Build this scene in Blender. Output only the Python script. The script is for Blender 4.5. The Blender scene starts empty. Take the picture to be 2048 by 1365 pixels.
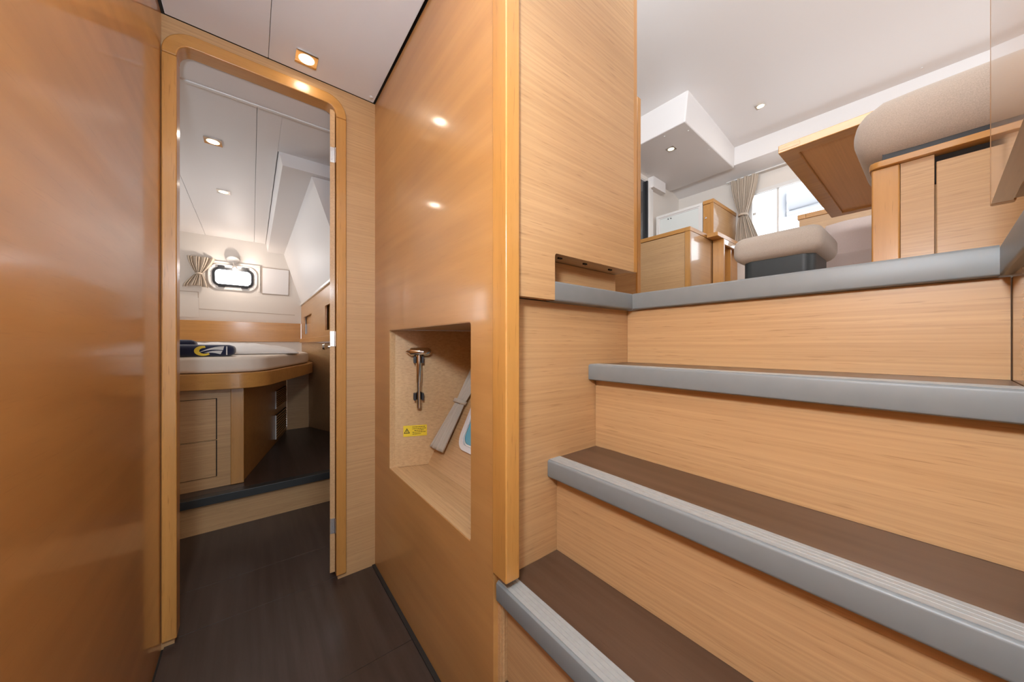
import bpy, bmesh, math, random
from mathutils import Vector, Matrix

random.seed(7)
scene = bpy.context.scene
COL = scene.collection
H = 0.93            # eye height above the corridor floor; the numbers below are measured from eye level
PI = math.pi

# ---------------------------------------------------------------- camera
TH = math.atan(520 / 665)
cam_d = bpy.data.cameras.new('camera')
cam_d.sensor_width = 36.0
cam_d.lens = 36.0 * 665 / 2048
cam_d.shift_y = 7.5 / 2048
cam_d.clip_start = 0.01
cam = bpy.data.objects.new('camera', cam_d)
cam.location = (0, 0, H)
cam.rotation_euler = (PI / 2, 0, -TH)
COL.objects.link(cam)
scene.camera = cam

# ---------------------------------------------------------------- world, exposure
scene.view_settings.view_transform = 'Standard'
scene.view_settings.look = 'None'
scene.view_settings.gamma = 1.0
scene.view_settings.use_curve_mapping = False
scene.view_settings.exposure = 0.0
w = bpy.data.worlds.new('world'); scene.world = w; w.use_nodes = True
bg = w.node_tree.nodes['Background']
bg.inputs[0].default_value = (0.97, 0.985, 1.0, 1)
bg.inputs[1].default_value = 1.8


def area_light(name, loc, aim, sx, sy, energy, color):
    d = bpy.data.lights.new(name, 'AREA'); d.shape = 'RECTANGLE'; d.size = sx; d.size_y = sy
    d.energy = energy; d.color = color
    o = bpy.data.objects.new(name, d); COL.objects.link(o)
    o.location = (loc[0], loc[1], loc[2] + H)
    o.rotation_euler = Vector(aim).to_track_quat('-Z', 'Y').to_euler()
    return o


DAY = (0.88, 0.94, 1.0)
# daylight entering through windows, plus added fill (lamps stand outside the panes)
area_light('daylight_far_window', (4.48, 0.2, 1.15), (-1, 0.1, 0.45), 2.4, 0.6, 11, DAY)
area_light('daylight_near_window', (0.12, -0.2, 1.52), (1, 0, 0.25), 3.2, 0.6, 92, DAY)
area_light('daylight_front_window', (2.2, -2.5, 1.40), (0, 1, 0.25), 3.0, 0.8, 8, DAY)
area_light('daylight_porthole', (-0.135, 4.25, 0.66), (0, -1, -0.1), 0.28, 0.14, 12, DAY)
area_light('added_cabin_fill', (-1.2, 2.8, 0.40), (1, 0, 0.1), 1.0, 0.4, 8, DAY)  # added fill for the cabin ceiling, from an unseen side opening
area_light('added_hatch_fill', (0.09, 0.03, 1.16), (0.12, 0.05, -1), 0.46, 0.74, 6.5, (0.85, 0.93, 1.0))  # added overhead fill for the risers and corridor walls
area_light('added_aft_fill', (0.09, -1.75, 0.0), (0, 1, 0), 0.46, 1.5, 5, (0.74, 0.88, 1.0))  # added behind the camera to light the ceiling and bulkhead


# ---------------------------------------------------------------- materials
def new_mat(name):
    m = bpy.data.materials.new(name); m.use_nodes = True
    nt = m.node_tree
    return m, nt, nt.nodes['Principled BSDF']


def plain(name, col, rough=0.5, metal=0.0, coat=0.0, bump=0.0, bscale=300, var=0.0, sheen=0.0):
    m, nt, p = new_mat(name)
    p.inputs['Base Color'].default_value = (*col, 1)
    p.inputs['Roughness'].default_value = rough
    p.inputs['Metallic'].default_value = metal
    p.inputs['Coat Weight'].default_value = coat
    p.inputs['Coat Roughness'].default_value = 0.1
    if sheen:
        p.inputs['Sheen Weight'].default_value = sheen
    if bump or var:
        tc = nt.nodes.new('ShaderNodeTexCoord')
        n = nt.nodes.new('ShaderNodeTexNoise'); n.inputs['Scale'].default_value = bscale; n.inputs['Detail'].default_value = 4
        nt.links.new(tc.outputs['Object'], n.inputs['Vector'])
        if bump:
            b = nt.nodes.new('ShaderNodeBump'); b.inputs['Strength'].default_value = bump; b.inputs['Distance'].default_value = 0.002
            nt.links.new(n.outputs['Fac'], b.inputs['Height']); nt.links.new(b.outputs['Normal'], p.inputs['Normal'])
        if var:
            r = nt.nodes.new('ShaderNodeValToRGB')
            r.color_ramp.elements[0].position = 0.3; r.color_ramp.elements[1].position = 0.7
            r.color_ramp.elements[0].color = (*[c * (1 - var) for c in col], 1)
            r.color_ramp.elements[1].color = (*[min(1, c * (1 + var)) for c in col], 1)
            nt.links.new(n.outputs['Fac'], r.inputs['Fac']); nt.links.new(r.outputs['Color'], p.inputs['Base Color'])
    return m


def wood(name, col, grain='x', rough=0.35, coat=0.3, coat_rough=0.12, contrast=0.12, fleck=0.22, fine=190.0, tilt=0.0):
    """veneer with its grain along one axis"""
    m, nt, p = new_mat(name)
    N = nt.nodes.new; L = nt.links.new
    tc = N('ShaderNodeTexCoord')
    def noise(along, across, detail=5, dist=0.0):
        mp = N('ShaderNodeMapping')
        s = {'x': (along, across, across), 'y': (across, along, across), 'z': (across, across, along)}[grain]
        mp.inputs['Scale'].default_value = s
        mp.inputs['Rotation'].default_value = {'x': (0, tilt, 0), 'y': (tilt, 0, 0), 'z': (tilt, 0, 0)}[grain]
        L(tc.outputs['Object'], mp.inputs['Vector'])
        n = N('ShaderNodeTexNoise'); n.inputs['Scale'].default_value = 1.0
        n.inputs['Detail'].default_value = detail; n.inputs['Distortion'].default_value = dist
        L(mp.outputs['Vector'], n.inputs['Vector'])
        return n.outputs['Fac']
    def ramp(fac, p0, c0, p1, c1):
        r = N('ShaderNodeValToRGB')
        r.color_ramp.elements[0].position = p0; r.color_ramp.elements[1].position = p1
        r.color_ramp.elements[0].color = (*c0, 1); r.color_ramp.elements[1].color = (*c1, 1)
        L(fac, r.inputs['Fac']); return r.outputs['Color']
    def mul(a, b, f=1.0):
        x = N('ShaderNodeMix'); x.data_type = 'RGBA'; x.blend_type = 'MULTIPLY'; x.inputs[0].default_value = f
        L(a, x.inputs[6]); L(b, x.inputs[7]); return x.outputs[2]
    k = contrast
    dark = (col[0] * (1 - k), col[1] * (1 - 1.25 * k), col[2] * (1 - 1.5 * k))
    lite = (min(1, col[0] * (1 + .6 * k)), min(1, col[1] * (1 + .7 * k)), min(1, col[2] * (1 + .8 * k)))
    base = ramp(noise(2.2, fine, 6, 0.08), 0.30, dark, 0.70, lite)
    big = ramp(noise(0.8, 7.0, 2), 0.3, (0.93, 0.91, 0.88), 0.7, (1, 1, 1))
    c = mul(base, big)
    fl = ramp(noise(16, 330, 2), 0.27, (1 - fleck, 1 - 1.2 * fleck, 1 - 1.4 * fleck), 0.38, (1, 1, 1))
    c = mul(c, fl)
    L(c, p.inputs['Base Color'])
    p.inputs['Roughness'].default_value = rough
    p.inputs['Coat Weight'].default_value = coat
    p.inputs['Coat Roughness'].default_value = coat_rough
    b = N('ShaderNodeBump'); b.inputs['Strength'].default_value = 0.015; b.inputs['Distance'].default_value = 0.001
    L(noise(3, 140, 3), b.inputs['Height']); L(b.outputs['Normal'], p.inputs['Normal'])
    return m


VEN = (0.565, 0.338, 0.158)
SOL = (0.56, 0.268, 0.066)
M = {}
M['ven_x'] = wood('oak_veneer_x', VEN, 'x', rough=0.42, coat=0.15, coat_rough=0.2)
M['ven_y'] = wood('oak_veneer_y', VEN, 'y', rough=0.42, coat=0.15, coat_rough=0.2)
M['gloss_y'] = wood('lacquered_panel_y', (0.545, 0.275, 0.088), 'y', rough=0.36, coat=0.35, coat_rough=0.10, contrast=0.10, fleck=0.08, fine=26)
M['gloss_left'] = wood('lacquered_panel_left', (0.58, 0.270, 0.075), 'y', rough=0.42, coat=0.75, coat_rough=0.11, contrast=0.10, fleck=0.08, fine=22)
M['gloss_x'] = wood('lacquered_panel_x', (0.58, 0.33, 0.14), 'x', rough=0.32, coat=1.0, coat_rough=0.06, contrast=0.10, fleck=0.1)
M['sol_z'] = wood('solid_beech_z', SOL, 'z', rough=0.36, coat=0.35, coat_rough=0.15, contrast=0.10, fleck=0.25, fine=40)
M['sol_x'] = wood('solid_beech_x', SOL, 'x', rough=0.36, coat=0.35, coat_rough=0.15, contrast=0.10, fleck=0.2, fine=40)
M['sol_y'] = wood('solid_beech_y', SOL, 'y', rough=0.36, coat=0.35, coat_rough=0.12, contrast=0.10, fleck=0.2, fine=40)
M['niche_x'] = wood('pale_plywood_x', (0.62, 0.40, 0.20), 'x', rough=0.5, coat=0.1, contrast=0.12)
M['niche_y'] = wood('pale_plywood_y', (0.60, 0.37, 0.18), 'y', rough=0.5, coat=0.1, contrast=0.12)
M['floor'] = wood('dark_floorboard', (0.052, 0.033, 0.026), 'y', rough=0.42, coat=0.15, coat_rough=0.3, contrast=0.30, fleck=0.2, fine=45)
M['tread'] = wood('dark_tread', (0.090, 0.050, 0.031), 'y', rough=0.34, coat=0.25, coat_rough=0.25, contrast=0.25, fleck=0.15, fine=45)
M['bouncefloor'] = wood('bounce_floor', (0.62, 0.48, 0.35), 'x', rough=0.4, coat=0.2, coat_rough=0.2, contrast=0.12, fleck=0.15)  # unseen floor, pale so that it bounces light up to the ceiling
M['under'] = wood('lightened_wood', (0.74, 0.38, 0.135), 'x', rough=0.45, coat=0.1, contrast=0.06, fleck=0.05)  # light from below put into the colour, brighter than the wood
M['white'] = plain('white_liner', (0.80, 0.765, 0.75), 0.5, bump=0.03, bscale=700)
M['white_gloss'] = plain('white_gelcoat', (0.78, 0.755, 0.73), 0.28, coat=0.3)
M['corrwhite'] = plain('cool_white_liner', (0.86, 0.87, 0.885), 0.5, bump=0.03, bscale=700)
M['wallwhite'] = plain('cream_liner', (0.76, 0.70, 0.64), 0.5)
M['grey'] = plain('grey_nosing', (0.195, 0.203, 0.20), 0.42, var=0.025, bscale=35, bump=0.04)
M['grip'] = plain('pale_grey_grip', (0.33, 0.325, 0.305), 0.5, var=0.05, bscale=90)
M['darknose'] = plain('dark_nosing', (0.028, 0.030, 0.030), 0.4)
M['chrome'] = plain('chrome', (0.82, 0.80, 0.78), 0.08, metal=1.0)
M['steel'] = plain('brushed_steel', (0.62, 0.60, 0.58), 0.28, metal=1.0)
M['black'] = plain('black_plastic', (0.018, 0.018, 0.02), 0.4)
M['gap'] = plain('shadow_gap', (0.02, 0.014, 0.01), 0.8)
M['charcoal'] = plain('charcoal_vinyl', (0.040, 0.046, 0.048), 0.42, bump=0.1, bscale=500)
M['taupe'] = plain('taupe_fabric', (0.49, 0.395, 0.32), 0.95, bump=0.35, bscale=420, var=0.12, sheen=0.25)
M['mauve'] = plain('mauve_fabric', (0.58, 0.465, 0.42), 0.95, bump=0.2, bscale=420, var=0.06, sheen=0.2)
M['curtain'] = plain('beige_curtain', (0.53, 0.44, 0.35), 0.9, bump=0.2, bscale=500, sheen=0.2)
M['curtain2'] = plain('grey_beige_curtain', (0.52, 0.45, 0.36), 0.9, bump=0.2, bscale=500, sheen=0.2)
M['sheet'] = plain('white_sheet', (0.83, 0.79, 0.76), 0.85, bump=0.1, bscale=60)
M['pad'] = plain('cream_mattress', (0.80, 0.70, 0.60), 0.6)
M['navy'] = plain('navy_terry', (0.012, 0.017, 0.055), 1.0, bump=0.6, bscale=600, sheen=0.4)
M['yellow'] = plain('yellow_print', (0.85, 0.60, 0.03), 0.55)
M['pale'] = plain('pale_print', (0.72, 0.70, 0.68), 0.7)
M['bluepane'] = plain('sea_blue_pane', (0.10, 0.42, 0.58), 0.08, coat=0.6)
M['blind'] = plain('grey_glass_panel', (0.74, 0.77, 0.75), 0.15, coat=0.6)
M['smoke'] = plain('smoked_glass', (0.05, 0.052, 0.055), 0.1, coat=0.5)
M['boat'] = plain('grey_hull', (0.66, 0.68, 0.72), 0.5)


def emis(name, col, s):
    m, nt, p = new_mat(name)
    p.inputs['Base Color'].default_value = (*col, 1)
    p.inputs['Emission Color'].default_value = (*col, 1)
    p.inputs['Emission Strength'].default_value = s
    return m


M['lamp'] = emis('lit_lamp', (1.0, 0.86, 0.58), 3.2)
M['globe'] = emis('fill_bulb_glow', (1, 0.97, 0.93), 4.0)  # glow of the added corridor bulb
M['bulb'] = emis('lit_bulb', (1.0, 0.98, 0.95), 14.0)
mg, nt, p = new_mat('clear_pane')
p.inputs['Transmission Weight'].default_value = 1.0
p.inputs['Roughness'].default_value = 0.0
p.inputs['IOR'].default_value = 1.02
p.inputs['Base Color'].default_value = (0.97, 0.985, 1.0, 1)
M['glass'] = mg


# ---------------------------------------------------------------- mesh helpers
def mk(name, bm, mat, parent=None, smooth=False, lift=True):
    if lift:
        bmesh.ops.translate(bm, verts=bm.verts, vec=(0, 0, H))
    bmesh.ops.recalc_face_normals(bm, faces=bm.faces)
    me = bpy.data.meshes.new(name)
    bm.to_mesh(me); bm.free()
    me.materials.append(M[mat])
    if smooth:
        for f in me.polygons: f.use_smooth = True
    o = bpy.data.objects.new(name, me); COL.objects.link(o)
    if parent is not None:
        o.parent = parent
        if parent.type == 'EMPTY':
            o.matrix_parent_inverse = Matrix.Translation(parent.location).inverted()
    return o


def smooth_by_angle(o, ang=40, weighted=False):
    me = o.data
    for f in me.polygons: f.use_smooth = True
    me.set_sharp_from_angle(angle=math.radians(ang))
    if weighted:
        m = o.modifiers.new('weighted', 'WEIGHTED_NORMAL'); m.keep_sharp = True; m.weight = 100
    return o


def thing(name, label, cat, loc, group=None):
    o = bpy.data.objects.new(name, None); COL.objects.link(o)
    o.empty_display_size = 0.05
    o.location = (loc[0], loc[1], loc[2] + H)
    return tag(o, label, cat, group)


def tag(o, label, cat, group=None):
    o['label'] = label; o['category'] = cat
    if group: o['group'] = group
    return o


def struct(o, label=None):
    o['kind'] = 'structure'
    if label: o['label'] = label
    return o


def sroot(name, loc, label=None):
    o = bpy.data.objects.new(name, None); COL.objects.link(o)
    o.empty_display_size = 0.05
    o.location = (loc[0], loc[1], loc[2] + H)
    return struct(o, label)


def bm_box(bm, x0, x1, y0, y1, z0, z1):
    v = [bm.verts.new(c) for c in ((x0, y0, z0), (x1, y0, z0), (x1, y1, z0), (x0, y1, z0), (x0, y0, z1), (x1, y0, z1), (x1, y1, z1), (x0, y1, z1))]
    for f in ((0, 3, 2, 1), (4, 5, 6, 7), (0, 1, 5, 4), (1, 2, 6, 5), (2, 3, 7, 6), (3, 0, 4, 7)):
        bm.faces.new([v[i] for i in f])


def bevel(bm, off, seg=2):
    bmesh.ops.bevel(bm, geom=list(bm.edges), offset=off, segments=seg, profile=0.5, affect='EDGES', clamp_overlap=True)


def box(name, x0, x1, y0, y1, z0, z1, mat, parent=None, bev=0.0, seg=2):
    bm = bmesh.new(); bm_box(bm, x0, x1, y0, y1, z0, z1)
    if bev: bevel(bm, bev, seg)
    o = mk(name, bm, mat, parent)
    if bev: smooth_by_angle(o, 60, True)
    return o


def to3(axis, a, b, t):
    return {'x': (t, a, b), 'y': (a, t, b), 'z': (a, b, t)}[axis]


def prism(name, outer, axis, t0, t1, mat, parent=None, holes=(), bev=0.0, ang=35, shear=None):
    bm = bmesh.new()
    edges = []
    for loop in [outer] + list(holes):
        vs = [bm.verts.new(to3(axis, a, b, t0)) for a, b in loop]
        edges += [bm.edges.new((vs[i], vs[(i + 1) % len(vs)])) for i in range(len(vs))]
    if holes:
        bmesh.ops.triangle_fill(bm, use_beauty=True, use_dissolve=False, edges=edges)
    else:
        bm.faces.new(bm.verts)
    r = bmesh.ops.extrude_face_region(bm, geom=list(bm.faces))
    ev = [g for g in r['geom'] if isinstance(g, bmesh.types.BMVert)]
    d = {'x': (t1 - t0, 0, 0), 'y': (0, t1 - t0, 0), 'z': (0, 0, t1 - t0)}[axis]
    bmesh.ops.translate(bm, verts=ev, vec=d)
    bmesh.ops.recalc_face_normals(bm, faces=bm.faces)
    if bev:
        es = [e for e in bm.edges if e.is_manifold and e.calc_face_angle(0) > math.radians(60)]
        bmesh.ops.bevel(bm, geom=es, offset=bev, segments=2, profile=0.5, affect='EDGES', clamp_overlap=True)
    o = mk(name, bm, mat, parent)
    return smooth_by_angle(o, max(ang, 60) if bev else ang, bool(bev))


def rrect(a0, a1, b0, b1, r, n=6):
    pts = []
    for cx, cy, s in ((a1 - r, b1 - r, 0), (a0 + r, b1 - r, 90), (a0 + r, b0 + r, 180), (a1 - r, b0 + r, 270)):
        for i in range(n + 1):
            t = math.radians(s + 90 * i / n)
            pts.append((cx + r * math.cos(t), cy + r * math.sin(t)))
    return pts


def circ(ca, cb, r, n=24):
    return [(ca + r * math.cos(2 * PI * i / n), cb + r * math.sin(2 * PI * i / n)) for i in range(n)]


def tube(name, path, rad, mat, parent=None, n=10, cap=True):
    bm = bmesh.new()
    P = [Vector(p) for p in path]
    rads = rad if isinstance(rad, (list, tuple)) else [rad] * len(P)
    up = None; rings = []
    for i, p in enumerate(P):
        t = (P[min(i + 1, len(P) - 1)] - P[max(i - 1, 0)]).normalized()
        if up is None:
            up = Vector((0, 0, 1)) if abs(t.z) < 0.9 else Vector((1, 0, 0))
        s = t.cross(up).normalized(); up = s.cross(t).normalized()
        rings.append([bm.verts.new(p + (s * math.cos(2 * PI * k / n) + up * math.sin(2 * PI * k / n)) * rads[i]) for k in range(n)])
    for a, b in zip(rings, rings[1:]):
        for k in range(n):
            bm.faces.new((a[k], a[(k + 1) % n], b[(k + 1) % n], b[k]))
    if cap:
        bm.faces.new(rings[0][::-1]); bm.faces.new(rings[-1])
    o = mk(name, bm, mat, parent)
    return smooth_by_angle(o, 50)


def hexa(name, bottom, top, mat, parent=None, bev=0.0):
    bm = bmesh.new()
    n = len(bottom)
    b = [bm.verts.new(p) for p in bottom]; t = [bm.verts.new(p) for p in top]
    bm.faces.new(b[::-1]); bm.faces.new(t)
    for i in range(n):
        bm.faces.new((b[i], b[(i + 1) % n], t[(i + 1) % n], t[i]))
    bmesh.ops.recalc_face_normals(bm, faces=bm.faces)
    if bev: bevel(bm, bev, 2)
    o = mk(name, bm, mat, parent)
    return smooth_by_angle(o, 60 if bev else 30, bool(bev))


def cushion(name, x0, x1, y0, y1, z0, z1, r, mat, parent=None, puff=0.0, seg=7):
    bm = bmesh.new(); bm_box(bm, x0, x1, y0, y1, z0, z1)
    bmesh.ops.subdivide_edges(bm, edges=bm.edges, cuts=5, use_grid_fill=True)
    cx, cy, cz = (x0 + x1) / 2, (y0 + y1) / 2, (z0 + z1) / 2
    hx, hy, hz = (x1 - x0) / 2, (y1 - y0) / 2, (z1 - z0) / 2
    bmesh.ops.subdivide_edges(bm, edges=bm.edges, cuts=2, use_grid_fill=True)
    rx, ry, rz = (min(r, hx * .98), min(r, hy * .98), min(r, hz * .98))
    for v in bm.verts:
        p = Vector((v.co.x - cx, v.co.y - cy, v.co.z - cz))
        q = Vector((max(-hx + rx, min(hx - rx, p.x)), max(-hy + ry, min(hy - ry, p.y)), max(-hz + rz, min(hz - rz, p.z))))
        d = Vector(((p.x - q.x) / rx, (p.y - q.y) / ry, (p.z - q.z) / rz))
        if d.length > 1e-6:
            m = max(abs(d.x), abs(d.y), abs(d.z)); d = d.normalized() * m
        p = q + Vector((d.x * rx, d.y * ry, d.z * rz))
        if puff:
            fx, fy, fz = (1 - (p.x / hx) ** 2), (1 - (p.y / hy) ** 2), (1 - (p.z / hz) ** 2)
            p.z += math.copysign(puff * max(0, fx) * max(0, fy), p.z) if abs(p.z) > hz * .5 else 0
        v.co = Vector((cx, cy, cz)) + p
    return mk(name, bm, mat, parent, smooth=True)


def sheet(name, fn, nu, nv, mat, parent=None, thick=0.002):
    bm = bmesh.new()
    g = [[bm.verts.new(fn(i / nu, j / nv)) for j in range(nv + 1)] for i in range(nu + 1)]
    for i in range(nu):
        for j in range(nv):
            bm.faces.new((g[i][j], g[i + 1][j], g[i + 1][j + 1], g[i][j + 1]))
    o = mk(name, bm, mat, parent, smooth=True)
    if thick:
        s = o.modifiers.new('solid', 'SOLIDIFY'); s.thickness = thick; s.offset = 0
    return o


def lathe(name, prof, origin, axis, mat, parent=None, n=24):
    """profile of (radius, along) turned about an axis"""
    bm = bmesh.new()
    q = Vector((0, 0, 1)).rotation_difference(Vector(axis).normalized())
    rings = []
    for r, a in prof:
        rings.append([bm.verts.new(Vector(origin) + q @ Vector((max(r, 1e-5) * math.cos(2 * PI * k / n), max(r, 1e-5) * math.sin(2 * PI * k / n), a))) for k in range(n)])
    for A, B in zip(rings, rings[1:]):
        for k in range(n):
            bm.faces.new((A[k], A[(k + 1) % n], B[(k + 1) % n], B[k]))
    bm.faces.new(rings[0]); bm.faces.new(rings[-1])
    o = mk(name, bm, mat, parent)
    return smooth_by_angle(o, 40)


# ---------------------------------------------------------------- corridor shell
XL, XN = -0.219, 0.4095          # left panel, niche panel
YD = 1.4636                      # bulkhead with the door
ZF, ZC = -0.93, 1.016            # floor, ceiling
YS, YR = 0.58, -0.069            # stairwell sides
ZS = 0.150                       # saloon floor

fl = sroot('floor', (0.1, 0, ZF), 'dark brown wood-grain corridor floor')
box('underlay', -1.05, 0.46, -1.65, 2.26, ZF - 0.06, ZF - 0.006, 'gap', fl)
edges_y = [-1.62, -0.9, -0.35, 0.10, 0.56, 1.0207, 1.485, 1.735, 2.25]
for a, b in zip(edges_y, edges_y[1:]):
    x0 = -1.0 if a > 1.45 else XL + 0.006
    x1 = 0.42 if a > 1.45 else XN - 0.012
    box('floorboard', x0, x1, a + 0.0007, b - 0.0007, ZF - 0.02, ZF, 'floor', fl, 0.0006, 1)

struct(box('wall_left', XL - 0.03, XL, -1.65, YD + 0.04, ZF - 0.02, ZC, 'gloss_left'), 'glossy lacquered wood corridor wall left of the cabin door')
struct(prism('wall_back', [(XL - 0.03, ZF - .02), (-0.16, ZF - .02), (-0.16, 0.86), (0.34, 0.86), (0.34, ZF - .02), (0.46, ZF - .02), (0.46, ZC), (XL - 0.03, ZC)], 'y', -1.69, -1.65, 'ven_x'),
       'wooden wall closing the corridor, with a doorway added for light')  # opening cut for the added lamp behind it
struct(box('wall_aft', XN, 0.44, -1.65, YR - 0.001, ZF - 0.02, ZC, 'gloss_y'), 'glossy wood wall beyond the stairs')

nl = rrect(0.6825, 1.2775, -0.469, 0.0555, 0.008, 4)
wn = prism('wall_niche', [(0.589, ZF - 0.02), (YD + 0.04, ZF - 0.02), (YD + 0.04, ZC), (0.589, ZC)], 'x', XN, XN + 0.014, 'gloss_y', holes=[nl])
struct(wn, 'glossy lacquered wood wall with the square-cut niche')
# pale ply edge lining the cut-out
prism('niche_lip', rrect(0.6812, 1.2788, -0.4703, 0.0568, 0.009, 4), 'x', XN + 0.0012, XN + 0.03, 'niche_y', wn, holes=[rrect(0.6845, 1.2755, -0.467, 0.0535, 0.007, 4)])
# dark joint along the foot of that wall
box('baseboard_joint', XN - 0.012, XN, 0.60, YD, ZF - 0.018, ZF + 0.004, 'gap', wn)

# inside of the niche: the hull side leans back as it rises
def hullx(z): return 0.544 + 0.4758 * (z + 0.47)
nb = sroot('wall_niche_inside', (0.55, 1.0, -0.47), 'pale plywood inside of the wall niche')
Z0, Z1 = -0.469, 0.0555
hexa('end_panel', [(0.415, 1.2815, Z0), (hullx(Z0) + .02, 1.2255, Z0), (hullx(Z1) + .02, 1.1415, Z1), (0.415, 1.2815, Z1)],
     [(0.415, 1.31, Z0), (hullx(Z0) + .02, 1.26, Z0), (hullx(Z1) + .02, 1.18, Z1), (0.415, 1.31, Z1)], 'niche_x', nb)
hexa('hull_panel', [(hullx(Z0), 0.66, Z0), (hullx(Z0), 1.28, Z0), (hullx(Z1), 1.28, Z1), (hullx(Z1), 0.66, Z1)],
     [(hullx(Z0) + .02, 0.66, Z0), (hullx(Z0) + .02, 1.28, Z0), (hullx(Z1) + .02, 1.28, Z1), (hullx(Z1) + .02, 0.66, Z1)], 'niche_y', nb)
box('niche_shelf', 0.425, 0.60, 0.66, 1.31, Z0 - 0.02, Z0 - 0.001, 'niche_y', nb)
box('niche_top', 0.425, 0.86, 0.66, 1.31, Z1 + 0.001, Z1 + 0.02, 'niche_y', nb)
box('near_panel', 0.425, 0.86, 0.655, 0.672, Z0, Z1, 'niche_x', nb)

# bulkhead with the door opening
OL, OR, OT = -0.190, 0.268, 0.945
wd = prism('wall_door', [(XL, ZF - .02), (OL, ZF - .02), (OL, OT), (OR, OT), (OR, ZF - .02), (XN + .005, ZF - .02), (XN + .005, ZC), (XL, ZC)],
           'y', YD, YD + 0.035, 'ven_x')
struct(wd, 'veneered bulkhead around the cabin doorway')

# rounded solid-wood door frame
fr = sroot('trim_1', (0.05, YD, ZF), 'rounded solid beech door frame')
y0f, y1f = YD - 0.014, YD + 0.045
zj = 0.895
def arch(xl, xr, zt, r, z_side, n=9):
    pts = [(xl, z_side)]
    for i in range(n + 1):
        t = PI - PI / 2 * i / n; pts.append((xl + r + r * math.cos(t), zt - r + r * math.sin(t)))
    for i in range(n + 1):
        t = PI / 2 - PI / 2 * i / n; pts.append((xr - r + r * math.cos(t), zt - r + r * math.sin(t)))
    pts.append((xr, z_side))
    return pts
outer = arch(-0.2175, 0.2965, 0.9775, 0.075, zj); inner = arch(-0.1835, 0.2605, 0.936, 0.035, zj)
prism('head', outer + inner[::-1], 'y', y0f, y1f, 'sol_x', fr, bev=0.0035)
for xa, xb in ((-0.2175, -0.1835), (0.2605, 0.2965)):
    box('jamb', xa, xb, y0f, y1f, -0.909, zj - 0.0008, 'sol_z', fr, 0.0035)

# corner post at the foot of the stairs
po = box('trim_2', 0.405, 0.4415, 0.5377, 0.588, -0.4885, 1.15, 'sol_z', None, 0.0035)
struct(po, 'solid beech corner post beside the stairs')

# corridor ceiling
ce = sroot('ceiling', (0.1, 0, ZC), 'off-white corridor ceiling panels with screw caps')
box('ceiling_panel', XL + 0.008, 0.0450, 0.43, YD - 0.004, ZC, ZC + 0.012, 'corrwhite', ce, 0.0015, 1)
box('ceiling_panel', 0.0462, XN - 0.008, 0.43, YD - 0.004, ZC, ZC + 0.012, 'corrwhite', ce, 0.0015, 1)
box('ceiling_panel', XL + 0.008, XN - 0.008, -1.65, -0.37, ZC, ZC + 0.012, 'corrwhite', ce, 0.0015, 1)
box('ceiling_panel', XL + 0.008, -0.162, -0.3695, 0.4295, ZC, ZC + 0.012, 'corrwhite', ce, 0.0015, 1)
box('ceiling_panel', 0.342, XN - 0.008, -0.3695, 0.4295, ZC, ZC + 0.012, 'corrwhite', ce, 0.0015, 1)
hw = sroot('added_hatch', (0.09, 0.03, ZC), 'added unseen light opening in the corridor ceiling, framed as a hatch')  # unseen hatch added so that soft light falls on the stairs
prism('hatch_frame', [(-0.16, -0.368), (0.34, -0.368), (0.34, 0.428), (-0.16, 0.428)], 'z', ZC - 0.004, ZC + 0.05, 'white_gloss', hw, holes=[[(-0.14, -0.345), (0.32, -0.345), (0.32, 0.405), (-0.14, 0.405)]])
prism('deck', [(XL - .03, -1.69), (0.44, -1.69), (0.44, YD + .04), (XL - .03, YD + .04)], 'z', ZC + 0.014, ZC + 0.05, 'gap', ce,
      holes=[[(-0.155, -0.36), (0.335, -0.36), (0.335, 0.42), (-0.155, 0.42)]])
for x, y in ((-0.185, 1.36), (0.385, 1.43), (-0.185, 0.7), (0.385, 0.7)):
    lathe('screw_cap', [(0.0001, 0.0), (0.0085, 0.0), (0.0075, 0.003), (0.004, 0.005), (0.0001, 0.0055)], (x, y, ZC + 0.0005), (0, 0, -1), 'white_gloss', ce, 16)

# ---------------------------------------------------------------- staircase
TZ = [-0.7335, -0.506, -0.278, -0.053]
NX = [0.258, 0.410, 0.562, 0.7145]
RX = [0.288, 0.440, 0.593, 0.745, 0.898]
NH = 0.042
es = thing('bottom_step', 'lowest step whose grey nosing corner juts past the niche wall', 'step', (0.35, 0.25, ZF))
st = thing('staircase', 'wooden staircase with dark treads and grey ribbed nosings climbing to the saloon', 'staircase', (0.6, 0.25, ZF))
def nosing_profile(x, z, h=NH, d=0.042, rib=True):
    r = 0.005
    p = [(x + d, z - 0.006), (x + d, z)]
    if rib:
        k = 4
        for i in range(k):
            c = x + d - 0.008 - i * 0.0082
            p += [(c + 0.0009, z), (c + 0.0005, z - 0.0008), (c - 0.0005, z - 0.0008), (c - 0.0009, z)]
    for i in range(4):
        t = PI / 2 + PI / 2 * i / 3
        p.append((x + r + r * math.cos(t), z - r + r * math.sin(t)))
    for i in range(4):
        t = PI + PI / 2 * i / 3
        p.append((x + r + r * math.cos(t), z - h + r + r * math.sin(t)))
    p += [(x + 0.030, z - h), (x + 0.030, z - 0.006)]
    return p
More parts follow.
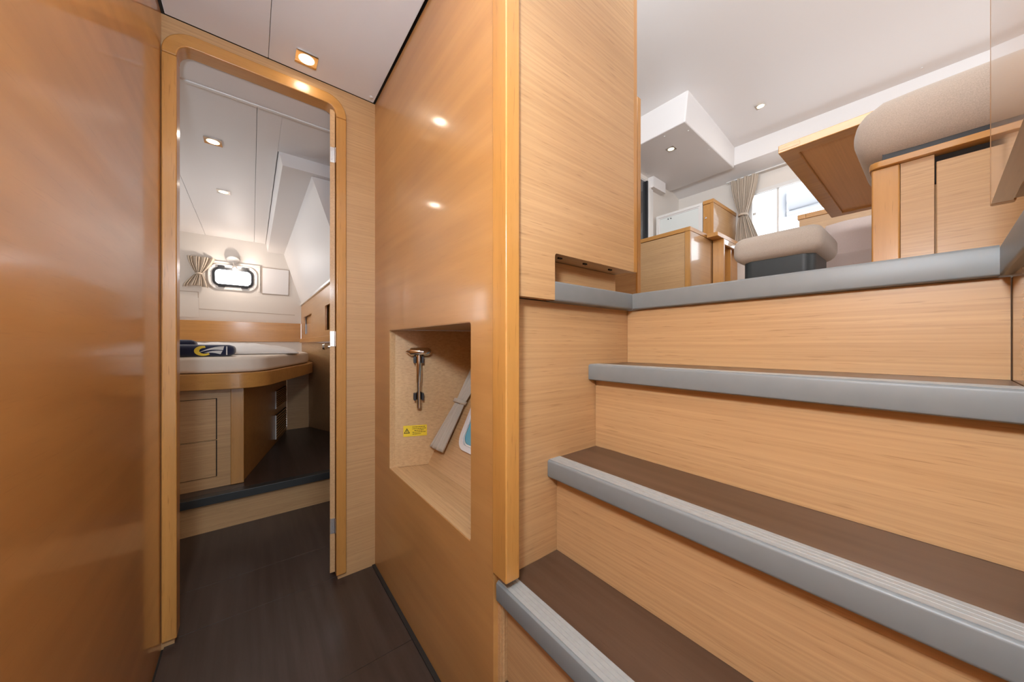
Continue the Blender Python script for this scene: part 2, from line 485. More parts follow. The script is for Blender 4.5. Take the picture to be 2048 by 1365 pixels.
for i in range(4):
    ya, yb = YR + 0.001, YS - 0.001
    zlow = ZF if i == 0 else TZ[i - 1]
    par = es if i == 0 else st
    box('riser', RX[i], RX[i] + 0.014, ya, (0.60 if i == 0 else yb), zlow, TZ[i] - 0.0125, 'ven_y', par)
    t = box('tread', NX[i] + 0.0425, RX[i + 1] + (-0.0005 if i == 0 else 0.02), ya, yb, TZ[i] - 0.012, TZ[i] - 0.0004, 'tread', par)
    prism('nosing', nosing_profile(NX[i], TZ[i], rib=False), 'y', ya, (0.628 if i == 0 else yb), 'grey', t, ang=30)
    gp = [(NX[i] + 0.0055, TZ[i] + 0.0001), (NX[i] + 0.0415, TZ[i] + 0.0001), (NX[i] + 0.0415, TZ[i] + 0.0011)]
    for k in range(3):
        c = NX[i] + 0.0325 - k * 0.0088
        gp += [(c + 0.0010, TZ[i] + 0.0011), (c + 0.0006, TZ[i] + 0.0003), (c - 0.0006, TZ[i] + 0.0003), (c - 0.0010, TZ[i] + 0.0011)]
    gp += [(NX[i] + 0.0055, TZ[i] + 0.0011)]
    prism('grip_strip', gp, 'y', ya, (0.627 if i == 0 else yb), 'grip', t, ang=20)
box('riser', RX[4], RX[4] + 0.014, YR + 0.001, YS - 0.001, TZ[3], ZS - 0.0475, 'ven_y', st)
box('step_end', 0.29, XN - 0.002, 0.602, 0.62, ZF, TZ[0] - 0.0425, 'ven_x', es)
# pale bead of sealant where the niche wall meets the lowest riser
box('sealant_bead', XN + 0.0145, XN + 0.020, 0.5745, 0.5795, TZ[0], -0.552, 'niche_y', st)
# unseen boards added to keep stray light from behind the stairs and niche
struct(box('wall_light_seal', 0.955, 0.975, -0.6, YD + .04, ZF - .08, ZS - 0.042, 'white'), 'hidden light seal behind the stairs')
struct(box('floor_light_seal', 0.42, 0.955, -0.6, YD + .04, ZF - .08, ZF - .06, 'white'), 'hidden light seal under the stairs')

# stairwell side walls (a separate skin each side)
ws = struct(box('wall_stair_left', XN + 0.012, 0.93, YS, YS + 0.02, ZF, 0.104, 'ven_x'), 'veneered stairwell side wall beside the niche wall')
struct(box('wall_stair_right', XN - 0.02, 0.93, YR - 0.02, YR, ZF, 0.104, 'gloss_x'), 'glossy veneered stairwell side wall')

# saloon floor edge: grey nosing on three sides
en = thing('landing_nosing', 'grey edging running round the saloon floor opening at the stair head', 'floor edging', (0.9, 0.25, ZS - 0.05))
def ledge(name, axis, prof, a, b): return prism(name, prof, axis, a, b, 'grey', en, ang=30)
YN, YN2 = 0.551, -0.0576
pr = nosing_profile(0.879, ZS, 0.047, 0.05, rib=False)
ledge('front_nosing', 'y', pr, YN2, YN)
ml = [(YN + (x - 0.879), z) for x, z in pr]
ledge('side_nosing', 'x', ml, 0.5585, 0.880)
mr = [(YN2 - (x - 0.879), z) for x, z in pr]
ledge('side_nosing', 'x', mr, 0.5585, 0.880)

# ---------------------------------------------------------------- saloon shell
sf = prism('floor_saloon', [(0.925, YN + .05), (0.925, YN2 - .05), (0.46, YN2 - .05), (0.46, -2.3), (4.2, -2.3), (4.2, 2.0), (0.46, 2.0), (0.46, YN + .05)], 'z', ZS - 0.04, ZS - 0.001, 'bouncefloor')
struct(sf, 'saloon floor lightened to bounce light upward')
# cambered ceiling
def ceil_z(x, y):
    pts = [(0.3, 2.16), (1.6, 2.185), (2.6, 2.165), (2.91, 2.147), (3.4, 2.108), (3.95, 2.046)]
    for (a, za), (b, zb) in zip(pts, pts[1:]):
        if x <= b + 1e-6:
            return za + (zb - za) * (x - a) / (b - a) + (y - 1.29) * 0.03 * min(1, x / 3.9)
    return pts[-1][1]
xs = [0.3 + i * (3.65 / 40) for i in range(41)]
bm = bmesh.new()
g = [[bm.verts.new((x, y, ceil_z(x, y))) for y in (-2.3, -0.2, 1.29, 2.0)] for x in xs]
gt = [[bm.verts.new((x, y, 2.35)) for y in (-2.3, -0.2, 1.29, 2.0)] for x in xs]
for i in range(40):
    for j in range(3):
        bm.faces.new((g[i][j], g[i + 1][j], g[i + 1][j + 1], g[i][j + 1]))
        bm.faces.new((gt[i][j], gt[i][j + 1], gt[i + 1][j + 1], gt[i + 1][j]))
for j in range(3):
    bm.faces.new((g[0][j], g[0][j + 1], gt[0][j + 1], gt[0][j])); bm.faces.new((g[40][j], gt[40][j], gt[40][j + 1], g[40][j + 1]))
for i in range(40):
    bm.faces.new((g[i][0], gt[i][0], gt[i + 1][0], g[i + 1][0])); bm.faces.new((g[i][3], g[i + 1][3], gt[i + 1][3], gt[i][3]))
sc = smooth_by_angle(mk('ceiling_saloon', bm, 'white'), 30)
struct(sc, 'off-white cambered saloon ceiling')
for x, y in ((3.82, 1.22), (3.85, 0.07)):
    lathe('screw_cap', [(0.0001, 0), (0.007, 0), (0.006, .003), (0.0001, .004)], (x, y, ceil_z(x, y)), (0, 0, -1), 'white_gloss', sc, 12)
# far side: fascia, sloping soffit, window wall
fz = lambda y: (2.046 + (y - 1.29) * .03) - 0.004
fasc = hexa('wall_saloon_fascia', [(3.953, -2.3, fz(-2.3) + .12), (3.953, 2.0, fz(2.0) + .12), (3.925, 2.0, 1.868), (3.925, -2.3, 1.79)],
            [(4.30, -2.3, fz(-2.3) + .12), (4.30, 2.0, fz(2.0) + .12), (4.30, 2.0, 1.745), (4.30, -2.3, 1.665)], 'white', None, 0.004)
struct(fasc, 'off-white fascia and soffit above the saloon windows')
WX = 4.15
wwin = prism('wall_saloon_far', [(-2.3, -0.3), (2.0, -0.3), (2.0, 1.80), (-2.3, 1.76)], 'x', WX, WX + 0.05, 'wallwhite',
             holes=[rrect(-1.6, 1.225, 0.98, 1.60, 0.06)])
struct(wwin, 'off-white saloon wall with the long side window')
win = sroot('window_1', (WX, -0.2, 0.98), 'long saloon side window with slim frame')
prism('window_frame', rrect(-1.612, 1.237, 0.968, 1.612, 0.065), 'x', WX - 0.006, WX + 0.02, 'white_gloss', win, holes=[rrect(-1.575, 1.20, 1.005, 1.575, 0.05)])
box('pane', WX + 0.012, WX + 0.018, -1.57, 1.195, 1.01, 1.57, 'glass', win)
for y in (0.985, -0.2, -0.9):
    box('mullion', WX + 0.004, WX + 0.022, y - 0.009, y + 0.009, 1.006, 1.574, 'white_gloss', win, 0.002)
box('blind_rail', WX - 0.012, WX - 0.002, -1.5, 1.18, 1.563, 1.569, 'steel', win)

# aft wall with the sliding door
wa = prism('wall_saloon_aft', [(3.44, 0.1), (4.3, 0.1), (4.3, 2.2), (0.36, 2.2), (0.36, 1.02), (0.64, 1.02), (0.64, 0.1), (1.6, 0.1), (1.6, 1.80), (3.44, 1.80)], 'y', 1.965, 2.0, 'wallwhite')
struct(wa, 'off-white aft saloon wall around the sliding door')
dr = sroot('door_2', (2.8, 1.97, ZS), 'glazed sliding saloon door in a white frame')
box('glass_leaf', 1.62, 3.40, 1.972, 1.984, ZS, 1.79, 'smoke', dr)
box('door_frame', 3.41, 3.46, 1.935, 1.995, ZS, 1.80, 'white_gloss', dr, 0.004)
box('rubber_seal', 3.392, 3.412, 1.945, 1.97, ZS, 1.79, 'black', dr)
box('track', 3.475, 3.515, 1.945, 1.968, ZS, 1.80, 'white_gloss', dr, 0.003)
lathe('screw', [(0.0001, 0), (0.011, 0), (0.010, .004), (0.0001, .005)], (3.485, 1.944, 1.73), (0, -1, 0), 'black', dr, 12)

# near side and forward walls of the saloon, with their windows
wnear = prism('wall_saloon_near', [(-2.3, ZC + 0.05), (2.0, ZC + 0.05), (2.0, 2.3), (-2.3, 2.3)], 'x', 0.36, 0.40, 'wallwhite', holes=[rrect(-1.85, 1.45, 1.32, 1.88, 0.06)])
struct(wnear, 'off-white saloon wall above the corridor')
wfw = prism('wall_saloon_forward', [(0.3, -0.3), (4.3, -0.3), (4.3, 2.3), (0.3, 2.3)], 'y', -2.34, -2.30, 'wallwhite', holes=[rrect(0.75, 3.7, 1.05, 1.85, 0.06)])
struct(wfw, 'off-white forward saloon wall with a wide window')
w3 = sroot('window_3', (0.38, -0.2, 1.32), 'near-side saloon window above the corridor')
prism('window_frame', rrect(-1.86, 1.46, 1.31, 1.89, 0.065), 'x', 0.355, 0.405, 'white_gloss', w3, holes=[rrect(-1.83, 1.43, 1.34, 1.86, 0.05)])
w4 = sroot('window_4', (2.2, -2.3, 1.05), 'wide forward saloon window')
prism('window_frame', rrect(0.74, 3.71, 1.04, 1.86, 0.065), 'y', -2.345, -2.295, 'white_gloss', w4, holes=[rrect(0.77, 3.68, 1.07, 1.83, 0.05)])

# dropped box in the far corner of the ceiling
bx = prism('ceiling_box', [(2.84, 1.862), (3.93, 1.828), (3.945, 2.10), (2.905, 2.20)], 'y', 1.293, 1.99, 'white', None, bev=0.012)
struct(bx, 'white dropped box under the saloon ceiling')
for x, y, z in ((2.98, 1.33, 1.857), (2.90, 1.50, 1.86), (3.40, 1.33, 1.844), (3.35, 1.93, 1.845)):
    lathe('screw_cap', [(0.0001, 0), (0.007, 0), (0.006, .003), (0.0001, .004)], (x, y, z), (0, 0, -1), 'white_gloss', bx, 12)
prism('notch_trim', [(3.44, 1.72), (3.70, 1.72), (3.70, 1.835), (3.44, 1.84)], 'y', 1.90, 1.964, 'white', bx)


# ---------------------------------------------------------------- downlights
def downlight(name, label, c, s, energy, group, lens=0.37, tiltx=0.0):
    x, y, z = c
    t = thing(name, label, 'ceiling light', (x, y, z), group)
    h = s / 2
    hol = circ(x, y, s * lens, 28)
    b = prism('bezel', rrect(x - h, x + h, y - h, y + h, 0.002, 2), 'z', z - 0.004, z, 'chrome', t, holes=[hol], bev=0.0)
    lathe('lens', [(0.0001, 0.0015), (s * lens * 0.97, 0.0015), (s * lens * 0.9, 0.004), (0.0001, 0.006)], (x, y, z), (0, 0, -1), 'lamp', t, 28)
    d = bpy.data.lights.new('bulb_light', 'AREA'); d.shape = 'DISK'; d.size = s * lens * 2; d.energy = energy; d.color = (1, 0.90, 0.76)
    o = bpy.data.objects.new('bulb_light', d); COL.objects.link(o); o.parent = t
    o.location = (0, 0, -0.012)
    return t

G = 'square chrome downlights'
downlight('ceiling_light', 'square chrome downlight in the corridor ceiling above the door frame', (0.1525, 1.378, ZC), 0.066, 0.22, G)
downlight('ceiling_light', 'added unseen square chrome downlight in the corridor ceiling facing the stairs', (0.15, 0.62, ZC), 0.066, 0.6, G)  # added out of view to brighten the corridor and risers
downlight('ceiling_light', 'added unseen square chrome downlight in the corridor ceiling near the back wall', (0.15, -0.55, ZC), 0.066, 1.0, G)  # added out of view behind the camera as corridor fill
downlight('ceiling_light', 'square chrome downlight in the cabin ceiling, nearer the doorway', (-0.1424, 2.068, 0.945), 0.064, 0.5, G)
downlight('ceiling_light', 'square chrome downlight in the cabin ceiling, nearer the porthole', (-0.139, 2.71, 0.945), 0.064, 0.5, G)
downlight('ceiling_light', 'square chrome downlight in the open saloon ceiling', (3.50, 0.95, ceil_z(3.5, 0.95)), 0.075, 0.5, G)
downlight('ceiling_light', 'square chrome downlight under the white dropped ceiling box', (3.12, 1.55, 1.8535), 0.075, 0.5, G)

LX, LY, LZ = XL + 0.075, 0.05, 0.42  # unseen bulb added beside the camera as fill for ceiling and stairs
wl = thing('added_fill_bulb', 'added unseen bulb on a chrome bracket lighting the corridor from its left wall', 'fill lamp', (XL, LY, LZ))
lathe('wall_plate', [(0.035, 0), (0.035, .008), (0.012, .014), (0.010, .054), (0.0001, .055)], (XL + 0.0005, LY, LZ), (1, 0, 0), 'chrome', wl, 20)
lathe('bulb', [(0.02 * math.sin(PI * i / 12), -0.02 * math.cos(PI * i / 12)) for i in range(13)], (LX, LY, LZ), (0, 0, 1), 'globe', wl, 24)
d = bpy.data.lights.new('bulb_light', 'POINT'); d.shadow_soft_size = 0.06; d.energy = 42.0; d.color = (0.70, 0.85, 1.0)
o = bpy.data.objects.new('bulb_light', d); COL.objects.link(o); o.parent = wl
o.location = (LX - XL, 0, 0)

# ---------------------------------------------------------------- furniture flanking the stairwell
def flank(sign, label, mpanel):
    # sign 1: beside the niche wall, -1: opposite
    yf = 0.551 if sign > 0 else -0.0505
    Y = lambda d: yf + sign * d
    t = thing('galley_unit', label, 'cabinet', (0.66, Y(0.3), ZS))
    pts = [(0.443, 0.105), (0.5585, 0.105), (0.5585, 0.2075)]
    for i in range(5):
        a = PI - PI / 2 * i / 4
        pts.append((0.5655 + 0.007 * math.cos(a), 0.2075 + 0.007 * math.sin(a)))
    pts += [(0.8865, 0.2145), (0.8865, 1.12), (0.443, 1.12)]
    prism('front_panel', pts, 'y', min(Y(0), Y(.019)), max(Y(0), Y(.019)), mpanel, t)
    box('edge_band', 0.887, 0.905, min(Y(0), Y(.022)), max(Y(0), Y(.022)), 0.2145, 1.12, 'sol_z', t, 0.002)
    box('carcass', 0.443, 0.886, min(Y(.0195), Y(.72)), max(Y(.0195), Y(.72)), 0.2165, 1.12, 'niche_x', t)
    box('plinth', 0.58, 0.882, min(Y(.06), Y(.70)), max(Y(.06), Y(.70)), ZS, 0.2145, mpanel, t)
    box('counter_top', 0.441, 0.92, min(Y(-.003), Y(.73)), max(Y(-.003), Y(.73)), 1.1205, 1.15, 'white_gloss', t, 0.004)
    for x in (0.595, 0.69, 0.80):
        box('screw_bracket', x, x + 0.012, min(Y(.022), Y(.028)), max(Y(.022), Y(.028)), 0.2125, 0.2163, 'gap', t)
    return t
flank(1, 'tall veneered cabinet unit with a cut-away lower corner above the stairs', 'ven_x')
flank(-1, 'tall glossy cabinet unit mirroring the saloon across the stairs', 'gloss_x')

lk = thing('partition', 'low veneered partition with a solid wood edge band behind the cut-away panel', 'partition', (1.26, 1.0, ZS))
box('body', 1.25, 1.268, 0.766, 1.35, ZS, 1.02, 'ven_y', lk)
box('edge_band', 1.246, 1.27, 0.757, 0.7655, ZS, 1.02, 'sol_z', lk, 0.001)

# ---------------------------------------------------------------- saloon: galley furniture in the far corner
ca = thing('galley_cabinet', 'wooden galley cabinet with solid wood edge bands below the white panel', 'cabinet', (3.4, 1.62, ZS))
box('body', 3.088, 3.88, 1.366, 1.90, ZS, 1.02, 'ven_y', ca)
box('side_panel', 3.10, 3.875, 1.358, 1.3655, ZS, 1.02, 'gloss_x', ca)
box('door', 3.08, 3.0875, 1.405, 1.868, ZS + 0.10, 1.016, 'ven_y', ca)
box('edge_band', 3.076, 3.10, 1.356, 1.402, ZS, 1.02, 'sol_z', ca, 0.001)
box('edge_band', 3.076, 3.10, 1.871, 1.905, ZS, 1.02, 'sol_z', ca, 0.001)
box('plinth', 3.079, 3.0875, 1.404, 1.868, ZS, ZS + 0.095, 'ven_y', ca)
box('top_board', 3.074, 3.88, 1.402, 1.905, 1.0215, 1.058, 'sol_y', ca, 0.002)
box('top_band', 3.074, 3.88, 1.354, 1.4012, 1.0215, 1.058, 'sol_x', ca, 0.002)
sk = box('socket_plate', 3.66, 3.72, 1.352, 1.358, 0.89, 0.985, 'white_gloss', ca, 0.002)
box('rocker_switch', 3.675, 3.705, 1.3495, 1.352, 0.91, 0.965, 'steel', sk, 0.001)

wp = thing('white_panel', 'white framed glossy panel standing on the galley cabinet', 'panel', (3.56, 1.69, 1.06))
prism('frame', [(1.447, 1.06), (1.93, 1.06), (1.93, 1.425), (1.447, 1.425)], 'x', 3.55, 3.58, 'white_gloss', wp, holes=[[(1.475, 1.085), (1.905, 1.085), (1.905, 1.40), (1.475, 1.40)]])
prism('inner_bead', [(1.4755, 1.0855), (1.9045, 1.0855), (1.9045, 1.3995), (1.4755, 1.3995)], 'x', 3.558, 3.566, 'white', wp, holes=[[(1.487, 1.097), (1.893, 1.097), (1.893, 1.388), (1.487, 1.388)]])
box('glass', 3.562, 3.575, 1.4875, 1.8925, 1.0975, 1.3875, 'blind', wp)
for y in (1.77, 1.80):
    lathe('catch', [(0.0001, 0), (0.006, 0), (0.005, .006), (0.0001, .007)], (3.562, y, 1.365), (-1, 0, 0), 'black', wp, 10)

uc = thing('wall_cupboard', 'small wooden cupboard with a chrome knob beside the white panel', 'cabinet', (3.85, 1.39, 1.06))
box('body', 3.56, 4.145, 1.350, 1.440, 1.062, 1.395, 'gloss_x', uc)
dd = box('door', 3.551, 3.5595, 1.375, 1.440, 1.075, 1.392, 'sol_z', uc, 0.001)
lathe('knob', [(0.0001, 0), (0.004, 0), (0.004, .010), (0.009, .014), (0.009, .020), (0.0001, .022)], (3.551, 1.408, 1.255), (-1, 0, 0), 'chrome', dd, 14)
box('edge_band', 3.549, 3.5595, 1.346, 1.374, 1.062, 1.395, 'sol_z', uc, 0.001)
box('top_board', 3.546, 4.145, 1.344, 1.442, 1.396, 1.431, 'sol_x', uc, 0.002)

ob = thing('open_locker', 'open-fronted wooden locker below the curtain', 'shelf', (3.8, 1.30, ZS))
box('top_board', 3.40, 4.145, 1.252, 1.348, 1.015, 1.052, 'sol_x', ob, 0.002)
box('side_board', 3.54, 3.565, 1.252, 1.348, ZS, 1.014, 'sol_z', ob, 0.001)
box('back_board', 3.566, 4.145, 1.335, 1.348, ZS, 1.014, 'under', ob)
box('top_rail', 3.566, 4.145, 1.255, 1.275, 0.965, 1.014, 'gloss_x', ob)
box('divider', 3.78, 3.80, 1.275, 1.334, ZS, 0.964, 'sol_z', ob, 0.001)
box('shelf', 3.566, 3.779, 1.270, 1.334, 0.55, 0.57, 'sol_x', ob, 0.001)

# ---------------------------------------------------------------- curtain at the saloon window
def tied_curtain(name, label, top, tie, bot, w_top, w_tie, w_bot, across, normal, depth, mat, folds=9, n=96, rail=None, tail=0.0):
    t = thing(name, label, 'curtain', bot)
    top, tie, bot, across, normal = map(Vector, (top, tie, bot, across, normal))
    def fn(u, v):
        if v < 0.6:
            s = v / 0.6; c = top.lerp(tie, s); e = s ** 1.5
            w = w_top + (w_tie - w_top) * e
        else:
            s = (v - 0.6) / 0.4; c = tie.lerp(bot, s); w = w_tie + (w_bot - w_tie) * s ** 0.8
        a = (u - 0.5) * w
        sq = w_tie / w
        ph = u * folds * 2 * PI + 0.6 * math.sin(3 * v + 5 * u)
        dpt = depth * (0.35 + 0.65 * (1 - sq)) * (0.5 + 0.5 * math.sin(ph)) + depth * 0.8 * (1 - (2 * u - 1) ** 2) * sq
        c2 = c + across * (a + 0.06 * w * math.sin(ph * 0.5) * (1 - sq)) + normal * dpt
        return c2 + Vector((0, 0, -tail * abs(2 * u - 1) ** 2 * (1 if v > .98 else 0)))
    sheet('cloth', fn, n, 36, mat, t, 0.0015)
    ring = []
    for k in range(15):
        a = 2 * PI * k / 14
        ring.append(tie + across * (math.cos(a) * w_tie * 0.62) + normal * (depth * 0.5 + math.sin(a) * depth * 1.05))
    dirv = (top - bot).normalized()
    bm = bmesh.new(); hw = max(0.006, 0.16 * w_tie)
    A = [bm.verts.new(r + dirv * hw) for r in ring[:-1]]; B = [bm.verts.new(r - dirv * hw) for r in ring[:-1]]
    for k in range(14):
        bm.faces.new((A[k], A[(k + 1) % 14], B[(k + 1) % 14], B[k]))
    o = mk('tie_band', bm, mat, t, smooth=True)
    s = o.modifiers.new('solid', 'SOLIDIFY'); s.thickness = 0.002
    return t
tied_curtain('window_curtain', 'beige pleated curtain tied back beside the saloon window', (4.09, 1.245, 1.755), (4.09, 1.255, 1.36), (4.09, 1.225, 1.06),
             0.25, 0.07, 0.23, (0, -1, 0), (-1, 0, 0), 0.055, 'curtain', 8)
cr = box('curtain_rail', 4.085, 4.105, 0.0, 1.42, 1.765, 1.775, 'white_gloss'); tag(cr, 'slim white curtain rail under the saloon soffit', 'curtain rail')
hk = box('tieback_hook', 4.135, 4.15, 1.165, 1.19, 1.355, 1.38, 'steel', None, 0.002); tag(hk, 'small steel tieback hook beside the saloon curtain', 'hook')

# ---------------------------------------------------------------- table, pouf, seats
tb = thing('saloon_table', 'large wooden table seen from below with a framed underside', 'table', (2.45, 0.05, ZS))
TX0, TX1, TY0, TY1, TZ0 = 1.846, 3.06, -0.36, 0.4365, 0.85
prism('table_frame', [(TX0, TY0), (TX1, TY0), (TX1, TY1), (TX0, TY1)], 'z', TZ0, TZ0 + 0.035, 'sol_y', tb, holes=[[(TX0 + .06, TY0 + .06), (TX1 - .06, TY0 + .06), (TX1 - .06, TY1 - .06), (TX0 + .06, TY1 - .06)]], bev=0.003)
box('table_panel', TX0 + .0605, TX1 - .0605, TY0 + .0605, TY1 - .0605, TZ0 + 0.012, TZ0 + 0.035, 'under', tb)
box('corner_joint', TX0 - 0.001, TX0 + 0.03, TY1 - .075, TY1 - 0.003, TZ0 + 0.010, TZ0 + 0.026, 'sol_x', tb, 0.001)
lathe('pedestal', [(0.16, 0.0), (0.16, 0.012), (0.05, 0.03), (0.045, 0.06), (0.045, 0.66), (0.12, 0.70)], (2.45, 0.05, ZS), (0, 0, 1), 'steel', tb, 28)

pf = thing('pouf', 'taupe cushioned pouf on a charcoal base by the stair head', 'pouf', (2.38, 0.53, ZS))
prism('base', rrect(2.25, 2.60, 0.385, 0.70, 0.05, 8), 'z', ZS, 0.50, 'charcoal', pf, bev=0.004)
cushion('seat_cushion', 2.21, 2.64, 0.345, 0.745, 0.472, 0.617, 0.056, 'taupe', pf, puff=0.004)

sb = thing('settee', 'wooden settee base topped by a thick taupe cushion at the stair head', 'sofa', (1.7, -0.4, ZS))
box('corner_post', 1.467, 1.51, 0.066, 0.122, ZS, 0.5225, 'sol_z', sb, 0.004)
box('side_panel', 1.472, 1.50, 0.0045, 0.0655, ZS, 0.522, 'ven_y', sb, 0.001)
box('locker_door', 1.470, 1.50, -0.95, 0.0015, ZS + 0.005, 0.500, 'ven_y', sb, 0.002)
box('shadow_rail', 1.495, 1.51, -0.95, 0.0045, 0.45, 0.5225, 'gap', sb)
box('carcass', 1.511, 1.88, -0.95, 0.118, ZS, 0.5225, 'under', sb)
prism('seat_board', [(1.455, -0.96), (1.89, -0.96), (1.89, 0.128), (1.48, 0.128), (1.465, 0.124), (1.457, 0.114), (1.455, 0.10)], 'z', 0.523, 0.541, 'sol_y', sb, bev=0.002)
box('dark_gap_fill', 1.47, 1.87, -0.94, 0.10, 0.5415, 0.565, 'black', sb)  # black block standing in for the shaded gap below the cushion
cushion('seat_cushion', 1.425, 1.905, -0.96, 0.163, 0.548, 0.728, 0.085, 'taupe', sb, puff=0.0)

so = thing('sofa', 'mauve upholstered sofa against the wood ledge below the window', 'sofa', (3.25, -0.4, ZS))
cushion('backrest', 3.33, 3.56, -1.4, 0.52, 0.50, 0.895, 0.04, 'mauve', so)
cushion('seat_cushion', 2.95, 3.40, -1.4, 0.55, 0.45, 0.59, 0.03, 'mauve', so)
def skirt(u, v):
    y = -1.4 + 1.95 * u
    return (2.965 + 0.006 * math.sin(u * 130) * v + 0.004 * math.sin(u * 57), y, 0.46 - 0.28 * v)
sheet('skirt', skirt, 180, 6, 'mauve', so, 0.003)
box('base', 2.985, 3.56, -1.38, 0.53, ZS, 0.46, 'under', so)
lg = thing('window_ledge', 'wooden ledge cabinet running behind the sofa under the window', 'ledge', (3.85, -0.3, ZS))
box('body', 3.61, 4.145, -2.0, 0.712, ZS, 1.045, 'ven_y', lg)
box('top_board', 3.60, 4.145, -2.0, 0.668, 1.0455, 1.084, 'sol_y', lg, 0.002)
box('end_band', 3.60, 4.145, 0.6688, 0.722, 1.0455, 1.084, 'sol_x', lg, 0.002)

# ---------------------------------------------------------------- cabin behind the door
ct = sroot('floor_cabin', (0, 2.6, -0.746), 'raised dark cabin floor behind a wooden step')
box('step_riser', -1.0, 0.62, 2.228, 2.245, ZF, -0.786, 'ven_x', ct)
box('step_edge', -1.0, 0.62, 2.195, 2.245, -0.786, -0.7455, 'darknose', ct, 0.003)
box('cabin_floorboard', -1.0, 0.75, 2.2455, 3.62, -0.775, -0.746, 'floor', ct)

cc = sroot('ceiling_cabin', (0, 2.6, 0.95), 'off-white cabin ceiling panels')
ZK = 0.945
box('ceiling_panel', -1.0, 0.46, YD + 0.036, 1.640, ZK - 0.004, ZK + 0.02, 'white', cc, 0.001, 1)
box('ceiling_trim', -1.0, 0.46, 1.6405, 1.655, ZK - 0.008, ZK + 0.02, 'white_gloss', cc, 0.003)
box('ceiling_panel', -0.3145, 0.0155, 1.6555, 3.90, ZK, ZK + 0.02, 'white', cc, 0.001, 1)
box('ceiling_panel', -1.0, -0.316, 1.6555, 3.90, ZK, ZK + 0.02, 'white', cc, 0.001, 1)
box('ceiling_panel', 0.0168, 0.099, 1.6555, 3.90, ZK, ZK + 0.02, 'white', cc, 0.001, 1)
box('ceiling_panel', 0.099, 0.46, 1.6555, 1.985, ZK, ZK + 0.02, 'white', cc, 0.001, 1)
box('ceiling_backing', -1.05, 0.5, YD + .036, 3.95, ZK + 0.021, ZK + 0.04, 'gap', cc)
hexa('soffit', [(0.117, 1.957, 0.872), (0.60, 1.957, 0.872), (0.60, 3.9, 0.872), (0.117, 3.9, 0.872)],
     [(0.1005, 1.9855, ZK + .018), (0.60, 1.9855, ZK + .018), (0.60, 3.9, ZK + .018), (0.1005, 3.9, ZK + .018)], 'white', cc)

# back wall of the cabin leaning with the hull
def by(z): return 4.08 - (z - 0.218) * (0.21 / 0.732)
bw = sroot('wall_cabin_back', (0, 4.05, 0.0), 'cream liner of the cabin end with porthole')
zz0, zz1 = 0.218, 0.985
PX0, PX1, PZ0, PZ1 = -0.272, 0.005, 0.535, 0.685        # porthole opening (x and height)
bm = bmesh.new()
loops = [[(-1.05, zz0), (0.62, zz0), (0.62, zz1), (-1.05, zz1)], rrect(PX0, PX1, PZ0, PZ1, 0.045, 6)]
ed = []
for lp in loops:
    vs = [bm.verts.new((a, by(b), b)) for a, b in lp]
    ed += [bm.edges.new((vs[i], vs[(i + 1) % len(vs)])) for i in range(len(vs))]
bmesh.ops.triangle_fill(bm, use_beauty=True, use_dissolve=False, edges=ed)
r = bmesh.ops.extrude_face_region(bm, geom=list(bm.faces))
bmesh.ops.translate(bm, verts=[v for v in r['geom'] if isinstance(v, bmesh.types.BMVert)], vec=(0, 0.03, 0))
smooth_by_angle(mk('liner', bm, 'wallwhite', bw), 30)
box('wood_band', -1.05, 0.398, 4.045, 4.08, 0.03, 0.2175, 'sol_x', bw, 0.003)
box('lower_liner', -1.05, 0.42, 4.07, 4.09, -0.75, 0.03, 'wallwhite', bw)
def on_back(name, outer, holes, off0, off1, mat, parent, ang=35):
    """flat piece lying on the leaning back wall: off = distance in front of it"""
    bm = bmesh.new(); ed = []
    for lp in [outer] + list(holes):
        vs = [bm.verts.new((a, by(b) - off0, b)) for a, b in lp]
        ed += [bm.edges.new((vs[i], vs[(i + 1) % len(vs)])) for i in range(len(vs))]
    bmesh.ops.triangle_fill(bm, use_beauty=True, use_dissolve=False, edges=ed)
    r = bmesh.ops.extrude_face_region(bm, geom=list(bm.faces))
    bmesh.ops.translate(bm, verts=[v for v in r['geom'] if isinstance(v, bmesh.types.BMVert)], vec=(0, -(off1 - off0), 0))
    return smooth_by_angle(mk(name, bm, mat, parent), ang)
# raised liner panel below the porthole with its seams
on_back('liner_panel', [(-0.62, 0.245), (-0.372, 0.245), (-0.372, 0.415), (-0.62, 0.415)], [], 0.001, 0.004, 'wallwhite', bw)
on_back('liner_seam', [(-1.0, 0.462), (-0.376, 0.462), (-0.376, 0.318), (0.345, 0.300), (0.345, 0.305), (-0.371, 0.323), (-0.371, 0.467), (-1.0, 0.467)], [], 0.0005, 0.0018, 'taupe', bw)

# porthole
pw = sroot('window_2', (-0.135, 3.98, 0.60), 'rounded cabin porthole with dark gasket')
on_back('porthole_frame', rrect(-0.305, 0.038, 0.502, 0.718, 0.075, 8), [rrect(PX0 + .002, PX1 - .002, PZ0 + .002, PZ1 - .002, 0.045, 8)], 0.0005, 0.014, 'white_gloss', pw)
on_back('gasket', rrect(PX0 - 0.006, PX1 + .006, PZ0 - .006, PZ1 + .006, 0.05, 8), [rrect(PX0 + .013, PX1 - .013, PZ0 + .013, PZ1 - .013, 0.034, 8)], 0.0145, 0.022, 'black', pw)
on_back('pane', rrect(PX0 + .003, PX1 - .003, PZ0 + .003, PZ1 - .003, 0.044, 8), [], -0.02, -0.014, 'glass', pw)
for x, z in ((-0.215, PZ1 + 0.004), (-0.055, PZ1 + 0.004)):
    on_back('hinge', rrect(x - 0.024, x + 0.024, z - 0.012, z + 0.014, 0.003, 2), [], 0.0145, 0.032, 'black', pw)
